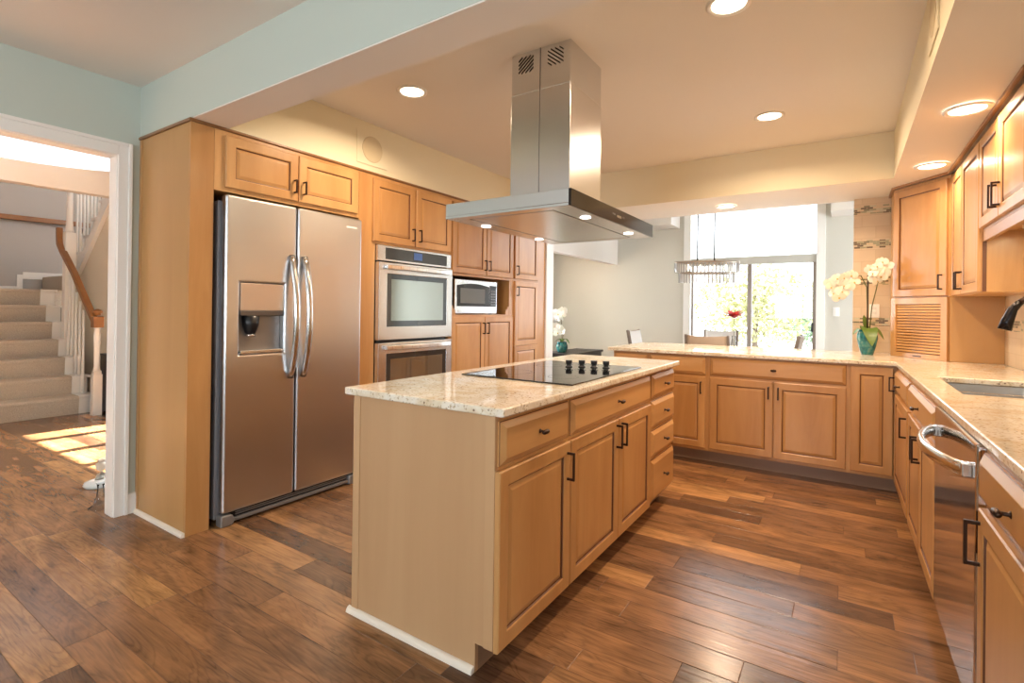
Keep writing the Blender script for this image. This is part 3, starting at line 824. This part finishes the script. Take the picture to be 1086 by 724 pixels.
mm = MB().tube([(.295, 5.396, 2.2385), (A_[0]-.010, A_[1]-.004, 2.2385), (B_[0]-.012, B_[1]-.012, 2.2385), (.590, 4.6, 2.2385), (.590, 2.832, 2.2385)], .0125, square=True)
struct('trim_8', mm, wood('pale_moulding', '8E6540', 'AE8256', (14, 1.3, 14)))

# ------------------------------------------------------------------ ceiling fittings
def recessed(label, x, y, z, e=LAMP):
    t = thing('recessed_light', label, 'light', (x, y, z), 0, 'recessed ceiling lights')
    mb = MB(); n = 32
    for r_, h_ in ((.095, 0), (.094, -.006), (.078, -.008), (.072, -.003)):
        for k in range(n): mb.v.append((r_*math.cos(2*math.pi*k/n), r_*math.sin(2*math.pi*k/n), h_))
    for i in range(3):
        for k in range(n): mb.face((i*n+k, i*n+(k+1) % n, (i+1)*n+(k+1) % n, (i+1)*n+k), 0, True)
    obj('trim_ring', mb, TRIMW, t)
    obj('lens', MB().lathe([(.073, -.001), (.073, -.003), (.07, -.0035)], seg=32), LENS, t)
    a = area('recessed_lamp', (0, 0, -.012), (0, 0, -1), .13, .13, e, WARM, spread=160, shape='DISK'); a.parent = t
recessed('round recessed ceiling light glowing between hood chimney and the oven wall', -2.293, 2.317, 2.6)
recessed('round recessed ceiling light closest to the entry beam, over the open aisle', -.449, 2.395, 2.6)
recessed('round recessed ceiling light on the tray ceiling towards the peninsula', -.461, 3.911, 2.6)
recessed('larger-looking recessed light in the low soffit above the sink wall cabinets', .48, 3.282, 2.242, LAMP*.26)
recessed('recessed light in the low soffit in front of the diagonal corner cabinet', .465, 4.405, 2.242, LAMP*.26)
recessed('recessed light in the lowered soffit above the peninsula worktop', -.965, 5.126, 2.242)
SPK = plain('speaker_grille', 'D8C8A4', .6)
def speaker(label, loc, rot, w_, h_):
    t = thing('wall_speaker', label, 'speaker', loc, rot)
    obj('plate', B(-w_/2, w_/2, -.006, 0, -h_/2, h_/2), CREAM, t, .002)
    obj('grille', MB().lathe([(.095, -.006), (.094, -.008), (.088, -.0085)], seg=36, axis=1), SPK, t)
speaker('square in-wall speaker with round grille on the soffit above the ovens', (-2.9495, 2.575, 2.41), Y90, .285, .24)
speaker('in-wall speaker plate on the soffit face above the sink aisle', (.2795, 2.60, 2.44), R(-90), .26, .25)

# outlet and switch
def plate(name, label, loc, rot, sw):
    t = thing(name, label, 'switch' if sw else 'outlet', loc, rot)
    obj('plate', B(-.036, .036, -.006, 0, -.058, .058), TRIMW, t, .002)
    if sw: obj('rocker', B(-.016, .016, -.010, -.006, -.033, .033), TRIMW, t, .002)
    else:
        for z in (-.028, .012): obj('socket', B(-.014, .014, -.008, -.006, z, z+.02), plain('socket_white', 'E2DFDA', .4), t, .001)
plate('wall_outlet', 'white double outlet plate on the tiled end wall behind the orchid', (.195, 5.40, 1.27), 0, False)
plate('wall_switch', 'white switch plate on the dining wall beside the sliding door', (-.118, 7.8, 1.27), 0, True)

# ------------------------------------------------------------------ orchids
PETAL = plain('cream_petal', 'F3E9D6', .5, 0, Subsurface_Weight=.15)
PETALW = plain('white_petal', 'F4F2EA', .5, 0, Subsurface_Weight=.15)
LEAF = plain('orchid_leaf', '5F7A34', .35)
STEMM = plain('orchid_stem', '5A5A2A', .5)
TEAL = NT('teal_glaze')
no = TEAL.n('ShaderNodeTexNoise', i_Vector=TEAL.obj(), i_Scale=22.0, i_Detail=4.0, i_Distortion=1.0).outputs[0]
TEAL.set(Base_Color=TEAL.ramp(no, [(.3, lin('124C54')), (.5, lin('2A7576')), (.66, lin('5E8E80')), (.78, lin('7A6E48'))]), Roughness=.15)
TEAL = TEAL.m
def blossom_mesh(r):
    mb = MB()
    def petal(a, l, w_, tilt):
        b0 = len(mb.v); ca, sa = math.cos(a), math.sin(a); n = 5
        rows = [(0, .12), (.3, .8), (.6, 1), (.88, .6), (1, .05)]
        for t, ww in rows:
            for s_ in (-1, 0, 1):
                u, v = t*l, s_*ww*w_
                z = tilt*t*t*l + (-.12*l if s_ == 0 and 0 < t < 1 else 0)
                mb.v.append((u*ca-v*sa, z, u*sa+v*ca))
        for i in range(4):
            for k in range(2): mb.face((b0+i*3+k, b0+i*3+k+1, b0+i*3+k+4, b0+i*3+k+3), 0, True)
    for a, l, w_ in ((90, 1, .38), (210, 1, .38), (330, 1, .38)): petal(R(a), l*r, w_*r, .12)
    for a in (10, 170): petal(R(a), r*1.05, r*.68, -.08)
    mb.lathe([(r*.05, -.16*r), (r*.16, -.10*r), (r*.14, .05*r)], (0, -.02*r, -.12*r), 8, 1, axis=1)
    return mb
def leaf_mb(base, tip, w_, sag):
    mb = MB(); base, tip = Vector(base), Vector(tip); d = tip-base
    side = d.cross(Vector((0, 0, 1))).normalized(); n = 8
    for i in range(n+1):
        t = i/n; p = base+d*t+Vector((0, 0, sag*math.sin(math.pi*t)))
        ww = w_*math.sin(math.pi*min(1, .12+t*.88))**.7
        for s_ in (-1, 0, 1): mb.v.append(tuple(p+side*s_*ww+Vector((0, 0, .25*ww*abs(s_)))))
        for s_ in (-1, 0, 1): mb.v.append(tuple(p+side*s_*ww+Vector((0, 0, .25*ww*abs(s_)-.004))))
    for i in range(n):
        for o_ in (0, 3):
            for k in range(2): mb.face((i*6+o_+k, i*6+o_+k+1, i*6+o_+k+7, i*6+o_+k+6), 0, True)
    return mb
def orchid(name, label, loc, pot, stems, blooms, leaves, br, petal, stake=None, face=0):
    t = thing(name, label, 'orchid', loc)
    obj('pot', MB().lathe(pot, seg=28), TEAL, t)
    for pts in stems: obj('flower_stem', MB().tube(pts, .004, 8), STEMM, t)
    if stake: obj('stake', MB().tube(stake, .006, 8), plain('dark_stake', '3A2A18', .6), t)
    for b_, tp, w_, sg in leaves: obj('leaf', leaf_mb(b_, tp, w_, sg), LEAF, t)
    me0 = None
    for i, (x, y, z) in enumerate(blooms):
        if me0 is None:
            o = obj('blossom', blossom_mesh(br), [petal, plain('orchid_throat', 'D8B45A', .5)], t); me0 = o
        else:
            o = me0.copy(); COL.objects.link(o); o.parent = t
        o.location = (x, y, z)
        o.rotation_euler = (random.uniform(-.5, .5), random.uniform(-.5, .5), face+random.uniform(-.8, .8))
        s_ = random.uniform(.85, 1.12); o.scale = (s_, s_, s_)
    return t
ox, oy, oz = .137, 5.04, .914
def rel(x, z, dy=0): return (x-ox, dy, z-oz)
pot = [(.04, 0), (.042, .004), (.058, .06), (.072, .13), (.070, .165), (.060, .192), (.064, .20), (.056, .20), (.052, .18)]
Lb = [(-.075, 1.44), (-.03, 1.50), (.045, 1.50), (-.07, 1.53), (-.125, 1.49), (-.112, 1.46), (-.058, 1.375), (-.092, 1.505), (-.026, 1.535), (.026, 1.555), (.007, 1.47), (-.038, 1.42), (-.05, 1.50), (-.095, 1.41), (-.02, 1.47)]
Rb = [(.205, 1.58), (.245, 1.60), (.185, 1.53), (.150, 1.60), (.228, 1.655), (.259, 1.625), (.235, 1.57), (.199, 1.51), (.223, 1.54), (.170, 1.565), (.195, 1.62)]
orchid('potted_orchid', 'cream orchid in a teal glazed pot on the peninsula before the tile', (ox, oy, oz), pot,
       [[rel(.14, 1.08), rel(.135, 1.30), rel(.13, 1.46), rel(.09, 1.555), rel(.02, 1.55, -.02), rel(-.06, 1.48, -.03), rel(-.105, 1.38, -.03)],
        [rel(.15, 1.08), rel(.165, 1.3), rel(.195, 1.45), rel(.21, 1.55, -.01), rel(.22, 1.64, -.02)]],
       [rel(x, z, random.uniform(-.08, -.03)) for x, z in Lb+Rb],
       [(rel(.13, 1.10), rel(.04, 1.075, -.05), .030, .03), (rel(.14, 1.10), rel(.245, 1.04, -.05), .032, .05), (rel(.135, 1.10), rel(.112, 1.235, .02), .026, .0), (rel(.135, 1.115), rel(.165, .99, -.15), .055, .06), (rel(.135, 1.10), rel(.10, 1.12, .12), .03, .03)],
       .047, PETAL, [rel(.137, 1.08), rel(.138, 1.557)])

# ------------------------------------------------------------------ dining furniture
FR = wood('grey_brown_frame', '6E6157', '86786C', (6, 6, 2), .45)
UPH = plain('taupe_upholstery', '8E7F72', .6)
PALE = plain('pale_seat_fabric', 'DAD8D6', .7)
def dining_chair(label, x, y, rz, back_mat, proto=None):
    t = thing('dining_chair', label, 'chair', (x, y, 0), rz)
    for sx in (-1, 1):
        obj('leg', MB().tube([(sx*.21, -.20, 0), (sx*.21, -.20, .43)], [.018, .024], square=True), FR, t)
        obj('leg', MB().tube([(sx*.21, .24, 0), (sx*.21, .20, .25), (sx*.21, .20, .45)], [.017, .022, .022], square=True), FR, t)
        obj('back_post', MB().tube([(sx*.215, .20, .45), (sx*.215, .225, .75), (sx*.215, .275, 1.0)], [.022, .02, .017], square=True), FR, t)
    obj('seat', B(-.235, .235, -.235, .215, .42, .48), PALE, t, .02, 3)
    mb = MB(); n = 10; vs_ = [(.56, .205), (.75, .222), (.995, .272)]
    for off in (-.022, .012):
        for z, yb in vs_:
            for k in range(n+1):
                u = -1+2*k/n; mb.v.append((u*.20, yb+off+.03*(1-u*u), z+(.0 if z < .9 else -.012*(1-u*u))))
    r_ = n+1; L_ = r_*len(vs_)
    for j in range(len(vs_)-1):
        for k in range(n):
            a = j*r_+k; mb.face((a, a+1, a+r_+1, a+r_), 1, True); mb.face((L_+a, L_+a+r_, L_+a+r_+1, L_+a+1), 0, True)
    for k in range(n): mb.face((k, L_+k, L_+k+1, k+1)); a = 2*r_+k; mb.face((a, a+1, L_+a+1, L_+a))
    for a, b_ in ((0, r_), (r_, 2*r_), (n, n+r_), (n+r_, n+2*r_)): mb.face((a, b_, L_+b_, L_+a))
    obj('backrest', mb, [back_mat, PALE], t)
    return t
dining_chair('taupe-backed dining chair tucked behind the peninsula with its back to the kitchen', -1.245, 5.93, R(180), UPH)
dining_chair('grey dining chair across the table in front of the sliding glass', -1.47, 7.28, R(0), UPH)
dining_chair('pale-cushioned dining chair at the table end away from the window light', -2.10, 6.55, R(90), UPH)
dining_chair('dining chair seen edge-on near the sliding door handle side', -.70, 6.45, R(-90), UPH)
t = thing('dining_table', 'dark oval-ended dining table under the crystal chandelier', 'table', (-1.42, 6.6, 0))
mb = MB(); mb.lathe([(.52, .73), (.54, .74), (.54, .755), (.53, .76)], seg=48, sx=1.35, sy=.85)
obj('table_top', mb, FR, t)
obj('pedestal', MB().lathe([(.30, 0), (.28, .03), (.07, .08), (.055, .4), (.08, .66), (.2, .73)], seg=24), FR, t)
v = thing('red_flower', 'red flower in a slim clear vase on the dining table', 'flower', (-1.14, 6.62, .76))
obj('vase', MB().lathe([(.04, 0), (.045, .01), (.03, .1), (.022, .18), (.026, .2)], seg=20), ACRYLIC, v)
obj('flower_stem', MB().tube([(0, 0, .02), (.005, 0, .25), (.0, 0, .42)], .003, 8), STEMM, v)
RED = plain('red_petal', 'D23A34', .5)
for k, (a, l, dz) in enumerate(((0, .13, .06), (175, .13, .06), (200, .11, .02), (20, .10, .09), (330, .11, .03), (150, .10, .09), (60, .07, .08), (250, .07, .05))):
    obj('petal', leaf_mb((0, 0, .42), (l*math.cos(R(a)), l*math.sin(R(a)), .42+dz), .045, .01), RED, v)
# chandelier
ch = thing('chandelier', 'two-tier oval crystal chandelier hanging on twin cables in the dining room', 'chandelier', (-1.46, 6.6, 1.60), R(24))
CHR = plain('chandelier_metal', 'A89A8C', .3, .8)
def ellipse_ring(a, b, z0, z1, th):
    mb = MB(); n = 56
    for aa, bb, z in ((a, b, z0), (a, b, z1), (a-th, b-th, z1), (a-th, b-th, z0)):
        for k in range(n): mb.v.append((aa*math.cos(2*math.pi*k/n), bb*math.sin(2*math.pi*k/n), z))
    for i in range(4):
        for k in range(n): mb.face((i*n+k, i*n+(k+1) % n, ((i+1) % 4)*n+(k+1) % n, ((i+1) % 4)*n+k), 0, True)
    return mb
obj('upper_ring', ellipse_ring(.385, .15, .245, .27, .012), CHR, ch)
obj('lower_ring', ellipse_ring(.335, .12, .115, .135, .010), CHR, ch)
obj('top_plate', B(-.36, .36, -.03, .03, .258, .268), CHR, ch, .003)
for x in (-.11, .09):
    obj('cable', MB().tube([(x, 0, .26), (x, 0, 1.90)], .010, 6), plain('cable_brown', '4A3E30', .5), ch)
obj('ceiling_plate', B(-.25, .25, -.05, .05, 1.88, 1.90), CHR, ch, .003)
pm = MB().prism([(-.009, -.003), (.009, -.003), (.009, .003), (-.009, .003)], 2, -.115, 0)
p0 = obj('crystal', pm, CRYSTAL, ch)
first = True
for a, b_, z, n in ((.383, .148, .25, 52), (.333, .118, .12, 44)):
    for k in range(n):
        o = p0 if first else p0.copy()
        if not first: COL.objects.link(o); o.parent = ch
        first = False
        g_ = 2*math.pi*k/n
        o.location = (a*math.cos(g_), b_*math.sin(g_), z)
        o.rotation_euler = (0, 0, math.atan2(a*math.sin(g_), b_*math.cos(g_))+math.pi/2)
for x in (-.22, -.07, .08, .23):
    obj('bulb', MB().lathe([(.004, .235), (.012, .215), (.016, .195), (.010, .17), (.002, .16)], (x, 0, 0), 12), emit('chandelier_bulb_'+str(x), (1, .85, .65), 6), ch)

# hall console and orchid
cs = thing('console_table', 'dark slim console table against the hall wall under the white orchid', 'table', (-3.40, 6.5, 0))
ES = plain('espresso_wood', '2E2621', .4)
obj('table_top', B(-.22, .24, -.2, .9, .615, .645), ES, cs, .004)
obj('apron', B(-.20, .22, -.18, .88, .54, .615), ES, cs, .003)
for x in (-.18, .20):
    for y in (-.16, .86): obj('leg', MB().tube([(x, y, 0), (x, y, .54)], [.016, .022], square=True), ES, cs)
wx, wy, wz = -3.41, 6.5, .645
pot2 = [(.05, 0), (.06, .005), (.082, .06), (.080, .10), (.068, .14), (.074, .15), (.064, .15), (.06, .13)]
q = [(-3.55, 1.203), (-3.476, 1.22), (-3.39, 1.178), (-3.474, 1.123), (-3.44, 1.19), (-3.40, 1.235), (-3.534, .985), (-3.443, 1.0), (-3.381, .936), (-3.56, .916), (-3.49, .95), (-3.45, .925), (-3.51, 1.15), (-3.52, 1.21), (-3.42, 1.14), (-3.50, 1.02), (-3.41, .99), (-3.53, .93)]
orchid('potted_orchid', 'white orchid in a round turquoise pot on the dark hall console', (wx, wy, wz), pot2,
       [[(0, 0, .13), (.0, 0, .35), (-.02, -.0, .52), (-.08, -.02, .57)], [(0, 0, .13), (.02, 0, .25), (-.02, -.02, .34), (-.11, -.03, .33)]],
       [(x-wx, random.uniform(-.06, 0), z-wz) for x, z in q],
       [((0, 0, .15), (-.10, -.03, .14), .03, .04), ((0, 0, .15), (.13, -.02, .13), .03, .05), ((0, 0, .15), (.05, -.10, .16), .03, .04)],
       .062, PETALW)

# ------------------------------------------------------------------ stairs in the foyer
NEWX = -.83
st = thing('staircase', 'taupe-carpeted flight rising away from the foyer floor with white balusters', 'staircase', (-7.30, 0, 0))
rise, going = .2045, .234
STW = TRIMW
for k in range(7):
    xr = -k*going; z1 = rise*(k+1)
    xb = xr-going-.03 if k < 6 else xr-.05
    pr = [(xr, 0 if k == 0 else z1-rise-.005), (xr+.012, z1-.05), (xr+.016, z1-.03), (xr+.013, z1-.012), (xr+.004, z1-.003), (xr-.012, z1), (xb, z1), (xb, 0 if k == 0 else z1-rise-.005)]
    obj('step', MB().prism([(a, b_) for a, b_ in pr], 1, .9, 2.155), CARPET, st, .004)
    obj('tread_end', MB().box(xr-going, xr+.02, 2.155, 2.325, z1-.03, z1).box(xr-going, xr, 2.155, 2.30, 0, z1-.03), STW, st, .003)
for k in range(7):
    for dx in (-.055, -.172):
        if k == 0 and dx == -.055: continue
        x = -k*going+dx; z0 = rise*(k+1); zt = 1.02+(-x-(-.18))*.90-.16
        if x < -.76: continue
        obj('baluster', MB().tube([(x, 2.24, z0), (x, 2.24, z0+.20), (x, 2.24, z0+.24), (x, 2.24, zt)], [.022, .022, .014, .013], 8), STW, st)
nw = obj('newel_post', MB().box(.19, .275, 2.20, 2.285, 0, .46).box(.197, .268, 2.207, 2.278, .46, .50), STW, st, .004)
obj('newel_shaft', MB().lathe([(.035, .50), (.026, .54), (.030, .75), (.033, .90), (.027, .96), (.036, .985)], (.2325, 2.2425, 0), 16), STW, nw)
obj('rail_block', B(.185, .28, 2.195, 2.29, .985, 1.11), OAK, st, .006)
obj('newel_cap', MB().lathe([(.035, 1.12), (.028, 1.135), (.045, 1.15), (.05, 1.165), (.035, 1.185), (.01, 1.195)], (.2325, 2.2425, 0), 18), OAK, st)
obj('handrail', MB().tube([(.17, 2.24, 1.05), (-.45, 2.225, 1.62), (-.76, 2.20, 1.90), (-.83, 2.19, 1.99), (-.85, 2.19, 2.08), (-.855, 2.19, 2.19)], .042, square=True), OAK, st, .008)
obj('landing', MB().box(-2.55, -6*going-.05, .9, 3.3, 1.22, 1.43), CARPET, st)
OX, OY, OZ = -8.86+7.30, 2.45, 1.43
NX, NY = -.77, 2.265
def up(mb): return mb.tf(lambda x, y, z: (x+OX, y+OY, z+OZ))
n2 = obj('newel_post', B(NX-.052, NX+.052, NY-.05, NY+.055, .80, 2.13), STW, st, .004)
obj('newel_shaft', MB().lathe([(.050, 2.13), (.040, 2.17), (.032, 2.28), (.030, 2.6), (.030, 2.80)], (NX, NY, 0), 16), STW, n2)
obj('winder_step', up(MB().prism([(-.95, 0), (-.12, 0), (-.12, .205), (-.95, .205)], 1, .0, .9)), CARPET, st, .012)
for k in range(7):
    x0 = .09+k*.25; z1 = .30+k*.2045
    tr = obj('tread', up(MB().box(x0-.03, x0+.27, .02, .9, z1-.035, z1).box(x0, x0+.25, .03, .9, z1-.21, z1-.035)), STW, st, .003)
    if k < 5:
        for dx in (.05, .17): obj('baluster', up(MB().tube([(x0+dx, .08, z1), (x0+dx, .08, max(z1+.2, 1.30))], .014, 8)), STW, st)
obj('stringer', up(MB().prism([(.40, .20), (.52, .20), (2.4, 1.75), (2.4, 1.88), (2.26, 1.88)], 1, -.03, .018)), STW, st, .002)
struct('wall_spandrel', MB().prism([(-8.46, 0), (-6.4, 0), (-6.4, 3.21), (-6.5, 3.22), (-8.46, 1.64)], 1, 2.47, 2.49), wallpaint('spandrel_cream', 'E2D8C4'))
wr = thing('wall_handrail', 'oak wall handrail on black brackets along the grey stair wall', 'handrail', (-9.87, 0, 0))
obj('rail', MB().tube([(.07, .5, 2.44), (.07, 3.6, 2.47)], .042, square=True, sy=1.2), OAK, wr, .008)
for y in (.9, 1.86, 2.9): obj('bracket', MB().tube([(0, y, 2.33), (.05, y, 2.34), (.07, y, 2.41)], .014, 8), BLACK, wr)
struct('baseboard_landing', MB().box(-9.87, -9.85, .9, 2.25, 1.43, 1.49).box(-9.87, -9.85, 2.19, 2.25, 1.49, 1.66).box(-9.87, -9.85, 2.25, 3.4, 1.60, 1.70), TRIMW, .002)
bc = thing('black_cabinet', 'low black cabinet standing behind the white stair newel', 'cabinet', (-7.15, 2.37, 0))
obj('body', B(-.06, .5, -.05, .09, .03, .66), BLACK, bc, .005)
obj('top', B(-.08, .52, -.06, .095, .66, .68), BLACK, bc, .003)
for x in (-.02, .46): obj('foot', B(x-.02, x+.02, -.03, .03, 0, .03), BLACK, bc)
# small ornaments on the foyer floor beside the jamb
sb = thing('floor_ornament', 'small pale scrolled ornament on a white foot standing on the sunlit foyer floor', 'ornament', (-4.27, 1.385, 0))
obj('foot', MB().lathe([(.085, 0), (.092, .012), (.085, .03), (.05, .04)], (-.01, 0, 0), 24), plain('porcelain', 'DCE4E6', .12), sb)
obj('scroll', MB().tube([(.035, 0, .175), (.01, 0, .18), (.0, 0, .155), (.02, 0, .12), (.015, 0, .08), (-.015, 0, .04)], [.014, .018, .022, .022, .02, .02], 12, sx=1.4, sy=.5), plain('pale_scroll', 'D9CDBD', .35), sb)
gv = thing('glass_vase', 'small flared clear glass vase on the floor at the foot of the doorway jamb', 'vase', (-3.80, 1.235, 0))
obj('body', MB().lathe([(.06, 0), (.062, .006), (.04, .02), (.022, .07), (.016, .12), (.02, .15)], (0, 0, 0), 24), ACRYLIC, gv)
obj('rim', MB().lathe([(.02, .148), (.026, .155), (.024, .16)], seg=24), plain('porcelain_rim', 'DCE4E6', .15), gv)

# ------------------------------------------------------------------ garden beyond the sliding door
BARK = plain('bark', '8A7868', .9)
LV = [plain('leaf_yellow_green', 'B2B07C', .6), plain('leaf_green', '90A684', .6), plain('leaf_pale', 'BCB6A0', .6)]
def tree(label, x, y, h, rad, mat, n, group):
    t = thing('tree', label, 'tree', (x, y, -.03), 0, group)
    obj('trunk', MB().tube([(0, 0, 0), (.05, 0, h*.5), (0, .05, h*.85)], [.09, .06, .02], 8), BARK, t)
    mb = MB()
    for k in range(n):
        u = random.random()**.5
        d = Vector((random.gauss(0, 1), random.gauss(0, 1), random.gauss(0, 1))).normalized()*u
        p = Vector((d.x*rad, d.y*rad, h*.6+d.z*h*.42))
        a = Vector((random.gauss(0, 1), random.gauss(0, 1), random.gauss(0, 1))).normalized()*.07
        c_ = a.cross(Vector((random.gauss(0, 1), random.gauss(0, 1), random.gauss(0, 1)))).normalized()*.035
        b0 = len(mb.v); mb.v += [tuple(p-a), tuple(p+c_), tuple(p+a), tuple(p-c_)]; mb.face((b0, b0+1, b0+2, b0+3))
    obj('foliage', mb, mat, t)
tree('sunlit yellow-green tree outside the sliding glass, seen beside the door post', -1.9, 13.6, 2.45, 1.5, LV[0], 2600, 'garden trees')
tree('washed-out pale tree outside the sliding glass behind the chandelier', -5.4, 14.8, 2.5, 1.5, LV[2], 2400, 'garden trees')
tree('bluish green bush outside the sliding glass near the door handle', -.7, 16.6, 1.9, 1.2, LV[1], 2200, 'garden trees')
